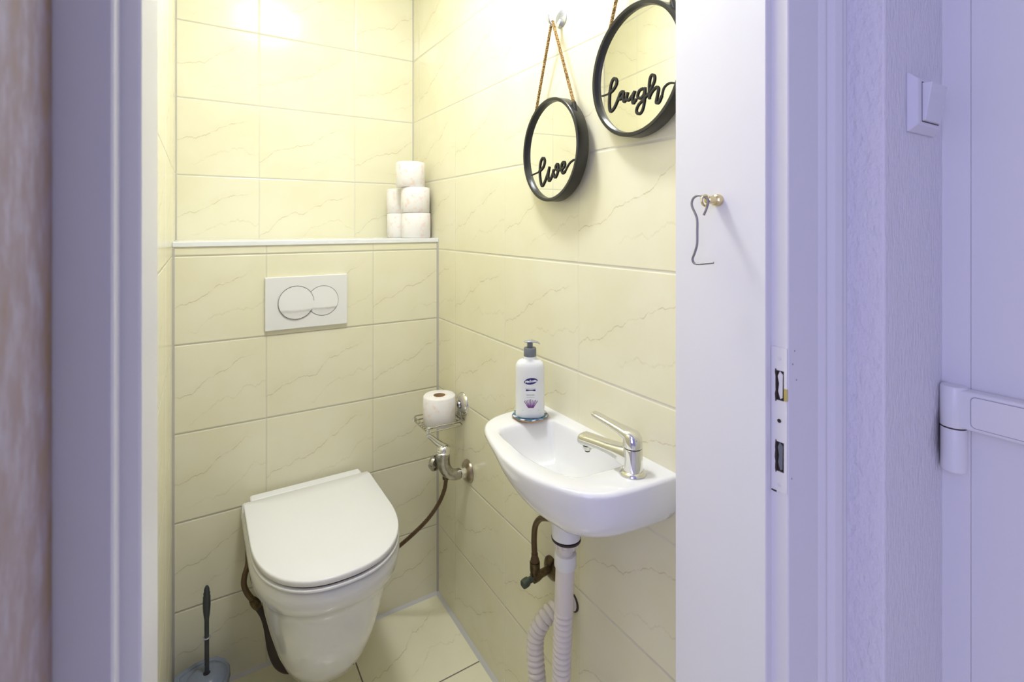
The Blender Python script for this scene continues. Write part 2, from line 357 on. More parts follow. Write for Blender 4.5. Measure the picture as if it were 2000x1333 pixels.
# second doorway on the right: frame post and door leaf
b = BM(); prism(b, [(0.2677, -1.3905), (0.2672, -1.400), (0.2668, -1.410), (0.2677, -1.4242), (0.2690, -1.4255), (0.42, -1.4255), (0.42, -1.3905)], 0, H)
struct('trim_10', b, M_paint, smooth=True, angle=30)
d2 = struct('door_2', box(BM(), (0.2685, -2.28, 0.006), (0.312, -1.4259, 2.04)), M_paint, bevel=0.0006, org=(0.2685, -1.4259, 0.006))
struct('hall_back_blocker', box(BM(), (-0.7, -3.1, 0), (0.33, -3.0, H)), M_plaster)  # unseen wall added to block world light from behind the camera
struct('wall_hall_right', box(BM(), (0.330, -3.6, 0), (0.43, -1.4255, H)), M_plaster)
# worn old post on the left, very close to the camera
d1 = struct('trim_11', box(BM(), (-0.9099, -1.437, 0), (-0.8153, -1.3475, H)), M_oldpaint, bevel=0.0015, org=(-0.8153, -1.3475, 0))
struct('post_gap_shade', box(BM(), (-0.9099, -1.3475, 0), (-0.8170, -1.3447, H)), M_rub_gap)  # dark strip painting the shade of the gap between post and frame

# strike plate on the rebate of the right post
sp = thing('strike_plate', (-0.0866, -1.328, 0.9925), 'white painted metal strike plate with two chipped latch slots on the right door post', 'strike plate')
b = BM()
ys = [-1.3385, -1.3345, -1.3235, -1.3172]
zs = [0.9945, 1.0209, 1.061, 1.1164, 1.1565, 1.1877]
for i in range(3):
    for j in range(5):
        if i == 1 and j in (1, 3): continue
        box(b, (-0.0886, ys[i], zs[j]), (-0.0867, ys[i+1], zs[j+1]))
bmesh.ops.remove_doubles(b, verts=b.verts, dist=1e-6)
obj('plate', b, M_paint, sp, smooth=False)
for z0, z1 in ((1.0209, 1.061), (1.1164, 1.1565)):
    b = BM(); box(b, (-0.0869, -1.3345, z0), (-0.0867, -1.3235, z1)); obj('slot', b, M_dark, sp, smooth=False)
    rnd = random.Random(int(z0*1000)); n = 9
    b = BM(); ed = [(-1.3235+rnd.uniform(0.0002, 0.0018)*(0.4 if k in (0, n) else 1), z0-0.002+(z1-z0+0.004)*k/n) for k in range(n+1)]
    prism(b, ed+[(-1.3245, z1+0.0015), (-1.3245, z0-0.0015)], -0.0889, -0.0868, axis=0); obj('chipped_edge', b, M_rub_gap, sp, smooth=False)
    b = BM(); prism(b, [(-1.3320, z0+0.004), (-1.3290, z0+0.002), (-1.3262, z0+0.012), (-1.3275, z0+0.022), (-1.3255, z1-0.008), (-1.3285, z1-0.001), (-1.3325, z1-0.005)], -0.0876, -0.0868, axis=0); obj('chipped_paint', b, M_paint if z0 > 1.1 else M_greyp, sp, smooth=False)
b = BM(); box(b, (-0.0876, -1.3235, 0.9915), (-0.0867, -1.3170, 0.9932)); obj('plate_gap', b, M_rub_gap, sp, smooth=False)
for zz in (1.0035, 1.0892, 1.1725):
    b = BM(); lathe(b, [(0.0026, 0), (0.0026, 0.0006), (0.001, 0.0008)], (-0.0886, -1.3283, zz), (-1, 0, 0), 16); obj('screw', b, M_swplast if zz != 1.0892 else M_dark, sp)
b = BM(); box(b, (-0.0900, -1.3392, 1.118), (-0.0868, -1.3352, 1.134)); obj('tongue', b, M_brass, sp, smooth=False)

# hinge on the second door
hg = thing('door_hinge', (0.2677, -1.408, 0.975), 'white wide plastic hinge screwed on the right-hand hall door', 'hinge')
b = BM(); lathe(b, [(0.0135, 0), (0.0165, 0.003), (0.0165, 0.0665), (0.0160, 0.0685)], (0.2560, -1.4085, 0.9665), seg=32); obj('lower_barrel', b, M_plast, hg)
b = BM(); lathe(b, [(0.0160, 0), (0.0160, 0.0025)], (0.2560, -1.4085, 1.0350), seg=32); obj('washer', b, M_rub_gap, hg)
b = BM(); lathe(b, [(0.0165, 0), (0.0170, 0.001), (0.0170, 0.060), (0.0155, 0.063)], (0.2560, -1.4085, 1.0375), seg=32); obj('upper_barrel', b, M_plast, hg)
b = BM(); prism(b, [(-1.4085, 1.0385), (-1.600, 1.0385), (-1.612, 1.052), (-1.612, 1.083), (-1.600, 1.0975), (-1.4085, 1.0975)], 0.2435, 0.2676, axis=0); obj('hinge_arm', b, M_plast, hg, bevel=0.004, smooth=False, seg=3)
b = BM(); prism(b, rrect(-1.508, 1.068, 0.1515, 0.0475, 0.0065), 0.2428, 0.2434, axis=0); obj('cover_gap', b, M_ink, hg, smooth=False)
b = BM(); prism(b, rrect(-1.508, 1.068, 0.150, 0.046, 0.006), 0.2424, 0.2434, axis=0); obj('cover_cap', b, M_plast, hg, bevel=0.0006, smooth=False)

# light switch
X0, X1, Z0, Z1 = 0.1321, 0.2275, 1.489, 1.5754
sw = thing('light_switch', (0.18, -1.3905, Z0), 'white rocker light switch on the hall wall beside the right-hand door', 'light switch')
b = BM(); i = 0.010
loft(b, [[(X0, -1.3905, Z0), (X1, -1.3905, Z0), (X1, -1.3905, Z1), (X0, -1.3905, Z1)], [(X0, -1.3935, Z0), (X1, -1.3935, Z0), (X1, -1.3935, Z1), (X0, -1.3935, Z1)],
         [(X0+i*0.7, -1.4035, Z0+i), (X1-i, -1.4035, Z0+i), (X1-i, -1.4035, Z1-i), (X0+i*0.7, -1.4035, Z1-i)]])
obj('switch_plate', b, M_swplast, sw, smooth=False, bevel=0.0015)
b = BM(); a0, a1, c0, c1 = X0+0.019, X1-0.017, Z0+0.0155, Z1-0.0145
loft(b, [[(a0, -1.402, c0), (a1, -1.402, c0), (a1, -1.402, c1), (a0, -1.402, c1)], [(a0+0.001, -1.4075, c0+0.001), (a1-0.001, -1.4075, c0+0.001), (a1-0.001, -1.4155, c1-0.001), (a0+0.001, -1.4155, c1-0.001)]])
obj('rocker', b, M_swplast, sw, smooth=False, bevel=0.001)
b = BM(); box(b, (a0-0.0008, -1.4038, c0-0.0012), (a1+0.0008, -1.4030, c1+0.0012)); obj('gap', b, M_rub_gap, sw, smooth=False)

# ceiling lamp
lp = thing('ceiling_lamp', (LAMP[0], LAMP[1], H), 'round white ceiling lamp above the toilet room', 'lamp')
b = BM(); lathe(b, [(0.11, 0), (0.11, -0.03), (0.10, -0.035)], (LAMP[0], LAMP[1], H)); obj('lamp_base', b, M_plast, lp)
b = BM(); lathe(b, [(0.10, -0.035), (0.102, -0.06), (0.09, -0.10), (0.06, -0.125), (0.001, -0.133)], (LAMP[0], LAMP[1], H)); obj('lamp_shade', b, M_emit, lp)

# ------------------------------------------------------------------ flush plate
fp = thing('flush_plate', (-0.452, 0, 1.026), 'white flush plate with two overlapping round buttons on the tiled boxing', 'flush plate')
b = BM(); prism(b, rrect(-0.4518, 1.1077, 0.246, 0.164, 0.003, 3), -0.0105, 0.0, axis=1); obj('plate', b, M_plast, fp, smooth=False, bevel=0.002, seg=3)
def button(cx, cz, r, name, cut=None):
    # domed disc whose lower part is cut by a shallow ledge
    b = BM(); nr, ns = 12, 64; rows = []
    for i in range(nr+1):
        rr = r*i/nr; row = []
        for k in range(ns):
            a = 2*pi*k/ns; x = rr*cos(a); z = rr*sin(a); t = z/r
            if t > -0.52: dpt = 0.0005+0.0038*max(0, (1-t)/1.52)**1.0*(1-(rr/r)**4*0.5)
            else: dpt = 0.0005+0.0024*(1-(rr/r)**3)*max(0, (1+t)/0.48)**0.7
            row.append((cx+x, -0.0107-dpt, cz+z))
        rows.append(row)
    rows.append([(cx+r*cos(2*pi*k/ns), -0.0095, cz+r*sin(2*pi*k/ns)) for k in range(ns)])
    loft(b, rows, cap0=False, cap1=True)
    return obj(name, b, M_plast, fp, angle=50)
def ringline(cx, cz, r, a0=0, a1=360, name='gap'):
    b = BM(); n = 72; A = [radians(a0+(a1-a0)*k/n) for k in range(n+1)]
    o = [(cx+(r+0.0007)*cos(a), cz+(r+0.0007)*sin(a)) for a in A]; q = [(cx+(r-0.0005)*cos(a), cz+(r-0.0005)*sin(a)) for a in A]
    for k in range(n):
        vs = [b.verts.new((p[0], -0.0112, p[1])) for p in (o[k], o[k+1], q[k+1], q[k])]; b.faces.new(vs)
    r_ = bmesh.ops.extrude_face_region(b, geom=b.faces[:]); bmesh.ops.translate(b, verts=[v for v in r_['geom'] if isinstance(v, bmesh.types.BMVert)], vec=(0, 0.001, 0))
    return obj(name, b, M_rub_gap, fp, smooth=False)
button(-0.4058, 1.1077, 0.0470, 'small_flush_button'); ringline(-0.4058, 1.1077, 0.0475)
b0 = button(-0.4862, 1.1077, 0.0515, 'large_flush_button')
b0.location = (0, -0.0016, 0); g = ringline(-0.4862, 1.1077, 0.0520); g.location = (0, -0.0022, 0)

# ------------------------------------------------------------------ toilet
TX = -0.455
tl = thing('toilet', (TX, 0, 0.19), 'white wall-hung toilet with its flat lid closed, under the flush plate', 'toilet')
def dshape(w, y0, y1, rc=0.175, n=80, back=0.02, pw=2.35):
    # D outline: straight back at y0, straight sides, superelliptic front reaching y1 ; counterclockwise list of n points
    pts = []; L = y0-y1; s = y0-(L-rc)
    for i in range(n//2+1):
        a = pi*i/(n//2)
        c, q = cos(a), sin(a)
        x = w/2*math.copysign(abs(c)**(2/pw), c); y = s-rc*abs(q)**(2/pw)
        pts.append((x, y))
    m = n-(n//2+1)
    # from left side (-w/2, s) up to the back and across to the right
    per = (y0-s)*2+w; out = []
    for i in range(1, m+1):
        d = per*i/(m+1)
        if d < (y0-s): out.append((-w/2, s+d))
        elif d < (y0-s)+w: out.append((-w/2+(d-(y0-s)), y0))
        else: out.append((w/2, y0-(d-(y0-s)-w)))
    return [(TX+x, y) for x, y in pts+out]
def ring3(o, z): return [(x, y, z) for x, y in o]
# pan
b = BM(); rings = []
for w, y0, y1, rc, z in [(0.352, -0.001, -0.508, 0.24, 0.515), (0.366, -0.001, -0.517, 0.245, 0.510), (0.371, -0.001, -0.518, 0.245, 0.490), (0.365, -0.001, -0.513, 0.245, 0.462), (0.352, -0.001, -0.504, 0.242, 0.456),
                         (0.336, -0.001, -0.488, 0.235, 0.448), (0.322, -0.001, -0.478, 0.230, 0.415), (0.300, -0.001, -0.462, 0.222, 0.355), (0.274, -0.001, -0.442, 0.21, 0.295), (0.246, -0.001, -0.418, 0.195, 0.24), (0.216, -0.001, -0.388, 0.175, 0.198),
                         (0.178, -0.001, -0.342, 0.15, 0.170), (0.12, -0.001, -0.27, 0.12, 0.160)]:
    rings.append(ring3(dshape(w, y0, y1, rc), z))
loft(b, rings); obj('bowl', b, M_porc, tl, angle=60)
# seat ring and lid
b = BM(); rings = [ring3(dshape(w, -0.066, y1, 0.245), z) for w, y1, z in [(0.352, -0.508, 0.5150), (0.360, -0.514, 0.5162), (0.3660, -0.5205, 0.5190), (0.3665, -0.5210, 0.5235), (0.3640, -0.5195, 0.5252), (0.325, -0.49, 0.5256)]]
loft(b, rings); obj('seat', b, M_seat, tl, angle=60)
b = BM(); rings = [ring3(dshape(w, y0, y1, 0.245), z) for w, y0, y1, z in [(0.326, -0.070, -0.492, 0.5312), (0.360, -0.066, -0.518, 0.5314), (0.364, -0.062, -0.520, 0.5330), (0.364, -0.062, -0.520, 0.5420), (0.3625, -0.063, -0.519, 0.5445), (0.358, -0.065, -0.517, 0.5457), (0.20, -0.12, -0.44, 0.5460)]]
loft(b, rings); obj('lid', b, M_seat, tl, angle=60)
b = BM(); rings = [ring3(dshape(w, -0.072, y1, 0.245), z) for w, y1, z in [(0.354, -0.512, 0.5250), (0.354, -0.512, 0.5316)]]
loft(b, rings); obj('lid_gap_shade', b, M_rub_gap, tl, angle=60)  # dark ring added so the slit between lid and seat looks shaded
b = BM(); box(b, (TX-0.163, -0.056, 0.5155), (TX+0.163, -0.016, 0.541)); obj('hinge_bar', b, M_seat, tl, bevel=0.007, seg=4)
b = BM(); box(b, (TX-0.160, -0.064, 0.520), (TX+0.160, -0.055, 0.534)); obj('hinge_gap', b, M_seat, tl, smooth=False)

# ------------------------------------------------------------------ wash basin
bs = thing('wash_basin', (0, -0.87, 0.70), 'small white half-oval wash basin mounted on the right tiled wall', 'wash basin')
def smooth_closed(ctrl, flags=None, k=10):
    # catmull for points, corners where flag is True
    return ctrl
OUT = [(0, -0.642), (-0.045, -0.6475), (-0.083, -0.6515), (-0.1183, -0.6551), (-0.1500, -0.6640), (-0.1790, -0.6830), (-0.1990, -0.712), (-0.2120, -0.747), (-0.2240, -0.7924), (-0.2345, -0.838), (-0.2382, -0.885), (-0.2365, -0.925),
       (-0.2293, -0.9605), (-0.2128, -1.0058), (-0.1907, -1.0444), (-0.1594, -1.0701), (-0.1125, -1.0806), (-0.055, -1.086), (0, -1.090)]
INN = [(-0.036, -0.765), (-0.040, -0.752), (-0.055, -0.7440), (-0.100, -0.7330), (-0.1455, -0.7295), (-0.1650, -0.7330), (-0.1790, -0.745), (-0.1870, -0.775), (-0.1900, -0.812), (-0.1945, -0.860), (-0.1928, -0.901), (-0.1850, -0.945), (-0.1735, -0.975), (-0.1640, -0.989), (-0.1500, -0.9965),
       (-0.1100, -1.000), (-0.0631, -1.0030), (-0.045, -1.001), (-0.0375, -0.990), (-0.0345, -0.970), (-0.0335, -0.87)]
C0 = Vector((-0.105, -0.87))
def dense(ctrl, closed):
    P = [Vector((x, y, 0)) for x, y in ctrl]
    if closed:
        Q = P+[P[0], P[1], P[2]]; Q = [P[-1]]+Q; out = catmull(Q, 8); out = out[8:-16]
    else: out = catmull(P, 8)
    return [Vector((p.x, p.y)) for p in out]
def polar(poly, angs, c):
    out = []; n = len(poly)
    for a in angs:
        d = Vector((cos(a), sin(a))); best = None
        for i in range(n):
            p, q = poly[i]-c, poly[(i+1) % n]-c; e = q-p; den = d.x*e.y-d.y*e.x
            if abs(den) < 1e-12: continue
            t = (p.x*e.y-p.y*e.x)/den; s = (p.x*d.y-p.y*d.x)/den
            if t > 0 and -1e-6 <= s <= 1+1e-6 and (best is None or t > best): best = t
        out.append(c+d*best)
    return out
NA = 144
angs = [2*pi*i/NA for i in range(NA)]
# snap angles on the two wall corners
for cor in ((0, -0.642), (0, -1.090)):
    a = math.atan2(cor[1]-C0.y, cor[0]-C0.x) % (2*pi); k = min(range(NA), key=lambda i: abs(angs[i]-a)); angs[k] = a
po = dense(OUT, False); outer = polar(po, angs, C0); inner = polar(dense(INN, True), angs, C0)
def inset(P, d):   # pull towards centre a little, but keep the wall side on the wall
    r = []
    for p in P:
        v = C0-p; L = v.length; q = p+v*(d/L)
        if p.x > -1e-4: q.x = p.x
        r.append(q)
    return r
ZT = 0.892
b = BM(); rings = []
def shape_in(t, dz):  # inner bowl rings shrinking to the drain
    drain = Vector((-0.105, -0.875)); return [(p.lerp(drain, t)).to_tuple()+(dz,) for p in inner]
rings.append([(-0.105+0.02*cos(a), -0.875+0.02*sin(a), ZT-0.092) for a in angs])
for t, z in ((0.72, ZT-0.090), (0.50, ZT-0.086), (0.34, ZT-0.078), (0.22, ZT-0.064), (0.14, ZT-0.046), (0.075, ZT-0.026), (0.035, ZT-0.012), (0.012, ZT-0.0055), (-0.015, ZT-0.0022), (-0.05, ZT-0.001)):
    rings.append(shape_in(t, z))
rings.append([(p.x, p.y, ZT) for p in [o.lerp(i_, 0.45) for o, i_ in zip(outer, inner)]])
for d, z in ((0.010, ZT+0.0003), (0.005, ZT-0.0008), (0.002, ZT-0.0028), (0.0, ZT-0.0065), (0.0, ZT-0.012)):
    rings.append([(p.x, p.y, z) for p in inset(outer, d)])
BOT = [(0, -0.79), (-0.06, -0.795), (-0.10, -0.81), (-0.13, -0.84), (-0.148, -0.88), (-0.158, -0.93), (-0.160, -0.97), (-0.150, -1.01), (-0.125, -1.04), (-0.08, -1.055), (-0.04, -1.062), (0, -1.066)]
bot = polar(dense(BOT, False), angs, Vector((-0.06, -0.93)))
cang = [math.atan2(p.y-C0.y, p.x-C0.x) for p in outer]
bot = polar(dense(BOT, False), angs, C0) if True else bot
for t in [i/14 for i in range(1, 15)]:
    a = t*pi/2; k = 1-cos(a); hz = sin(a)   # quarter-ellipse: falls first, then tucks in
    ring = []
    for p, q in zip(outer, bot):
        # the left side slopes in earlier than the straight right side
        left = min(1, max(0, (p.y+1.05)/0.36)); kk = k**(1.25-0.85*left)
        v = p.lerp(q, kk); ring.append((v.x, v.y, ZT-0.012-(0.096-0.024*min(1, max(0, (-0.99-v.y)/0.10)))*hz))
    rings.append(ring)
rings.append([(q.x*0.6-0.04, (q.y+0.93)*0.6-0.93, ZT-0.1095) for q in bot])
loft(b, rings); obj('basin_body', b, M_porc, bs, angle=70)
b = BM(); lathe(b, [(0.046, 0.072), (0.038, 0.055), (0.0325, 0.030), (0.0305, 0.0), (0.0300, -0.016), (0.026, -0.018)], (-0.100, -0.884, 0.722)); obj('outlet_boss', b, M_porc, bs)
b = BM(); lathe(b, [(0.019, 0), (0.021, 0.002), (0.010, 0.0035), (0.001, 0.004)], (-0.105, -0.875, ZT-0.0915)); obj('drain_ring', b, M_chrome, bs)

# ------------------------------------------------------------------ basin tap
tb = Vector((-0.067, -1.040, ZT)); tdir = Vector((-0.030, 0.108, 0)).normalized(); tn = Vector((tdir.y, -tdir.x, 0))
tp = thing('basin_tap', tuple(tb), 'chrome single-lever mixer tap on the right end of the wash basin', 'tap')
b = BM(); lathe(b, [(0.0235, 0), (0.0245, 0.002), (0.0235, 0.005), (0.0205, 0.0075), (0.0190, 0.008)], tb); obj('base_ring', b, M_chrome, tp)
b = BM(); lathe(b, [(0.0185, 0.006), (0.0182, 0.012), (0.0178, 0.03), (0.0182, 0.044), (0.0180, 0.0475), (0.0165, 0.0485)], tb, seg=48); obj('tap_body', b, M_chrome, tp)
b = BM(); lathe(b, [(0.0165, 0.0478), (0.0165, 0.0500)], tb); obj('gap_ring', b, M_rub_gap, tp)
def sect(c, wd, ht, dirn, up=Vector((0, 0, 1)), n=20, pw=3.2):
    side = Vector((dirn.y, -dirn.x, 0)).normalized(); out = []
    for i in range(n):
        a = 2*pi*i/n; cc, ss = cos(a), sin(a)
        out.append(c+side*(wd*math.copysign(abs(cc)**(2/pw), cc))+up*(ht*math.copysign(abs(ss)**(2/pw), ss)))
    return out
b = BM()
loft(b, [sect(tb+tdir*d+Vector((0, 0, z)), w, h, tdir) for d, z, w, h in ((0.000, 0.030, 0.015, 0.016), (0.012, 0.029, 0.0165, 0.0195), (0.025, 0.031, 0.0160, 0.0165), (0.045, 0.0335, 0.0155, 0.0125), (0.070, 0.0350, 0.0152, 0.0108), (0.095, 0.0350, 0.0150, 0.0112), (0.108, 0.0345, 0.0148, 0.0115), (0.114, 0.0335, 0.0138, 0.0100), (0.117, 0.032, 0.011, 0.007))])
obj('spout', b, M_chrome, tp, angle=50)
b = BM(); lathe(b, [(0.0095, 0), (0.0095, -0.006), (0.0080, -0.008)], tb+tdir*0.100+Vector((0, 0, 0.0225))); a_ = obj('aerator', b, M_chrome, tp)
b = BM(); lathe(b, [(0.0065, 0), (0.0045, -0.004)], tb+tdir*0.100+Vector((0, 0, 0.0143))); obj('aerator_outlet', b, M_dark, tp)
b = BM(); n_ = 40; rings = []
for z, r, sh in ((0.0500, 0.0172, 0), (0.0515, 0.0180, 0), (0.060, 0.0178, 0), (0.068, 0.0172, 0.001), (0.0745, 0.0150, 0.003), (0.0775, 0.009, 0.005), (0.078, 0.001, 0.006)):
    rings.append([tb+tdir*sh+Vector((r*cos(2*pi*i/n_), r*sin(2*pi*i/n_), z)) for i in range(n_)])
loft(b, rings); obj('cartridge_cap', b, M_chrome, tp, angle=60)
b = BM(); loft(b, [sect(tb+tdir*d+Vector((0, 0, z)), w, h, tdir) for d, z, w, h in ((-0.014, 0.064, 0.010, 0.006), (-0.004, 0.068, 0.0155, 0.0095), (0.012, 0.0715, 0.0155, 0.0085), (0.030, 0.0765, 0.0125, 0.0066), (0.055, 0.0825, 0.0105, 0.0052), (0.076, 0.0875, 0.0100, 0.0048), (0.085, 0.0895, 0.0088, 0.0040), (0.088, 0.0900, 0.006, 0.0025))])
obj('lever', b, M_chrome, tp, angle=50)

# ------------------------------------------------------------------ soap dish and soap bottle
dc = Vector((-0.074, -0.712, ZT))
sd = thing('saucer', tuple(dc), 'small blue and white painted ceramic saucer under the soap bottle', 'saucer')
def scallop(r, k, n=96, amp=0.0012): return [(dc.x+(r+amp*cos(9*2*pi*i/n))*cos(2*pi*i/n), dc.y+(r+amp*cos(9*2*pi*i/n))*sin(2*pi*i/n), dc.z+k) for i in range(n)]
M_terra = mat('terracotta_edge', (0.50, 0.30, 0.12), 0.4)
def saucer_mat():
    m = bpy.data.materials.new('painted_saucer'); m.use_nodes = True; nt = m.node_tree; N = nt.nodes; L = nt.links; b = N['Principled BSDF']; b.inputs['Roughness'].default_value = 0.15
    tc = N.new('ShaderNodeTexCoord'); w = N.new('ShaderNodeTexVoronoi'); w.inputs['Scale'].default_value = 62; L.new(tc.outputs['Object'], w.inputs['Vector'])
    r = N.new('ShaderNodeValToRGB'); e = r.color_ramp.elements; e[0].position = 0.30; e[0].color = (0.70, 0.74, 0.80, 1); e[1].position = 0.52; e[1].color = (0.05, 0.12, 0.30, 1)
    k = r.color_ramp.elements.new(0.62); k.color = (0.05, 0.16, 0.16, 1)
    L.new(w.outputs['Distance'], r.inputs[0]); L.new(r.outputs[0], b.inputs['Base Color']); return m
M_sauc = saucer_mat()
b = BM(); loft(b, [scallop(0.028, 0.0005), scallop(0.035, 0.001), scallop(0.0415, 0.0045), scallop(0.0428, 0.0065), scallop(0.0408, 0.0078), scallop(0.035, 0.0062), scallop(0.028, 0.0050), scallop(0.010, 0.0045)]); obj('dish', b, M_sauc, sd, angle=60)
b = BM(); loft(b, [scallop(0.031, 0.0002), scallop(0.038, 0.0012), scallop(0.0432, 0.0048), scallop(0.0430, 0.0058), scallop(0.0416, 0.0046), scallop(0.036, 0.0015)]); obj('brown_rim', b, M_terra, sd)['label'] = 'brown unglazed rim'
Bc = Vector((-0.077, -0.716, ZT+0.0055)); ux = Vector((cos(YAW), -sin(YAW), 0)); uy = Vector((-sin(YAW), -cos(YAW), 0)); uz = Vector((0, 0, 1))
sb = thing('soap_bottle', tuple(Bc), 'white pump soap bottle with lavender label, standing on the saucer on the basin', 'soap bottle')
def soval(a, d, z, n=64, pw=2.5):
    out = []
    for i in range(n):
        t = 2*pi*i/n; c, s = cos(t), sin(t)
        out.append(Bc+ux*(a*math.copysign(abs(c)**(2/pw), c))+uy*(d*math.copysign(abs(s)**(2/pw), s))+uz*z)
    return out
BA, BD = 0.0345, 0.0225
b = BM(); loft(b, [soval(a*BA, a*BD, z) for a, z in ((0.90, 0.0), (0.97, 0.0012), (1.0, 0.004), (1.0, 0.012), (1.0, 0.095), (1.0, 0.112), (0.985, 0.119), (0.94, 0.1245), (0.85, 0.129), (0.72, 0.1325))] +
            [[Bc+ux*(r*cos(2*pi*i/64))+uy*(r*sin(2*pi*i/64))+uz*z for i in range(64)] for r, z in ((0.0165, 0.1345), (0.0155, 0.138), (0.0155, 0.142))])
obj('bottle_body', b, M_bottle, sb, angle=60)
b = BM(); lathe(b, [(0.0148, 0.1405), (0.0152, 0.142), (0.0150, 0.1600), (0.0142, 0.1615), (0.007, 0.162)], Bc, seg=48); obj('pump_collar', b, M_greyp, sb)
b = BM(); lathe(b, [(0.0068, 0.1600), (0.0068, 0.1735)], Bc); obj('pump_neck', b, M_greyp, sb)
b = BM(); loft(b, [sect(Bc+ux*d+uz*z, w, h, ux, n=24, pw=2.3) for d, z, w, h in ((-0.0150, 0.1755, 0.002, 0.0008), (-0.012, 0.1762, 0.0075, 0.0018), (-0.004, 0.1770, 0.011, 0.0030), (0.004, 0.1772, 0.011, 0.0032), (0.011, 0.1762, 0.008, 0.0026), (0.017, 0.1745, 0.0055, 0.0022), (0.0215, 0.1722, 0.0045, 0.0020), (0.0235, 0.1705, 0.0040, 0.0016))])
obj('pump_head', b, M_silver, sb, angle=60)
def onb(u, v, off=0.0003, pw=2.5):   # point on the front of the bottle; u across, v height
    t = abs(u/BA); d = BD*(1-t**pw)**(1/pw); return Bc+ux*u+uy*(d+off)+uz*v
def patch(bm, poly, off=0.0003, center=None):
    vs = [bm.verts.new(onb(u, v, off)) for u, v in poly]; c = center or (sum(p[0] for p in poly)/len(poly), sum(p[1] for p in poly)/len(poly)); cv = bm.verts.new(onb(c[0], c[1], off))
    n = len(vs)
    for i in range(n): bm.faces.new((vs[i], vs[(i+1) % n], cv))
def ell(cu, cv, a, h, rot=0, n=32, sharp=1.0):
    o = []
    for i in range(n):
        t = 2*pi*i/n; x = a*cos(t); y = h*math.copysign(abs(sin(t))**sharp, sin(t)); o.append((cu+x*cos(rot)-y*sin(rot), cv+x*sin(rot)+y*cos(rot)))
    return o
b = BM(); patch(b, ell(0.001, 0.0880, 0.0163, 0.0076, 0.14, sharp=1.25)); lg = obj('logo_patch', b, M_navy, sb, smooth=False)
def text_mesh(s, size, u0, v0, rot, name, m, parent, off=0.0006, shear=0.0, align='CENTER', bold=0.0):
    cu = bpy.data.curves.new(name, 'FONT'); cu.body = s; cu.size = size; cu.align_x = align; cu.align_y = 'CENTER'; cu.shear = shear; cu.offset = bold; cu.resolution_u = 3
    to = bpy.data.objects.new(name, cu); COL.objects.link(to); bpy.context.view_layer.update()
    me = bpy.data.meshes.new_from_object(to.evaluated_get(bpy.context.evaluated_depsgraph_get()))
    COL.objects.unlink(to); bpy.data.objects.remove(to)
    o0 = Vector(parent['_o'])
    for v in me.vertices:
        x, y = v.co.x, v.co.y; v.co = onb(u0+x*cos(rot)-y*sin(rot), v0+x*sin(rot)+y*cos(rot), off)-o0
    me.materials.clear(); me.materials.append(m); o = bpy.data.objects.new(name, me); COL.objects.link(o); o.parent = parent; o['_o'] = tuple(o0); return o
text_mesh('Hellena', 0.0092, 0.001, 0.0880, 0.14, 'brand_lettering', M_wht, sb, bold=0.0002)
def dashes(u0, u1, v, h, n, name, m):
    b = BM(); rnd = random.Random(n); w = (u1-u0)/n
    for i in range(n):
        a = u0+i*w; hh = h*rnd.uniform(0.55, 1.0); patch(b, [(a, v-h*0.4), (a+w*0.62, v-h*0.4), (a+w*0.62, v-h*0.4+hh), (a, v-h*0.4+hh)])
    return obj(name, b, m, sb, smooth=False)
dashes(-0.012, 0.014, 0.0715, 0.0012, 18, 'fine_print', M_ink)
b = BM(); patch(b, [(-0.0105, 0.0650), (0.0120, 0.0650), (0.0120, 0.0690), (-0.0105, 0.0690)]); obj('navy_bar', b, M_navy, sb, smooth=False)
dashes(-0.0095, 0.0105, 0.0558, 0.0026, 11, 'fine_print', M_ink)
dashes(-0.009, 0.010, 0.0505, 0.0014, 14, 'fine_print', M_ink)
b = BM(); rnd = random.Random(3)
for i in range(9):
    t = (i-4)/4; x0 = 0.0010+t*0.0060; x1 = 0.0010+t*0.0152; z0 = 0.0270; z1 = 0.0445-abs(t)*0.003+rnd.uniform(-.001, .001)
    for k in range(8):
        f = k/7; u = x0+(x1-x0)*f; v = z0+(z1-z0)*f; w = 0.0010*(1.15-0.35*f); patch(b, ell(u, v, w, 0.0016, 0, 8))
obj('lavender_print', b, M_lav, sb, smooth=False)
b = BM(); patch(b, [(-0.018, 0.0193), (0.020, 0.0193), (0.020, 0.0200), (-0.018, 0.0200)]); obj('label_line', b, M_ink, sb, smooth=False)

# ------------------------------------------------------------------ mirrors
LIVE = [(1.7, [(-112, -53), (-95.3, -52.3), (-76.7, -50.0), (-57.0, -47.2)]),
(3.4, [(-57.0, -47.2), (-37.8, -38.4), (-29.7, -25.7), (-33.5, -16.2), (-43.1, -16.6), (-51.0, -29.4), (-53.1, -50.6), (-49.5, -70.8), (-42.2, -83.5), (-30.6, -75.3), (-22.0, -64.0), (-13.5, -51.3), (-7.9, -39.2)]),
(3.4, [(-7.9, -39.2), (-13.5, -58.7), (-9.3, -73.2), (3.1, -63.1), (11.3, -49.2), (8.6, -53.3), (12.7, -62.5), (19.4, -66.7), (28.7, -55.2), (30.8, -41.0), (26.0, -36.9), (19.4, -43.4), (26.0, -50.6), (36.5, -51.6)]),
(3.2, [(36.5, -51.6), (49.5, -49.3), (58.4, -42.5), (55.8, -35.1), (46.9, -37.7), (43.8, -48.1), (49.5, -60.0), (59.6, -56.7)]),
(2.1, [(59.6, -56.7), (69.6, -46.4), (79.4, -39.1), (93.9, -34.5), (106.9, -35.3), (112, -38)])]
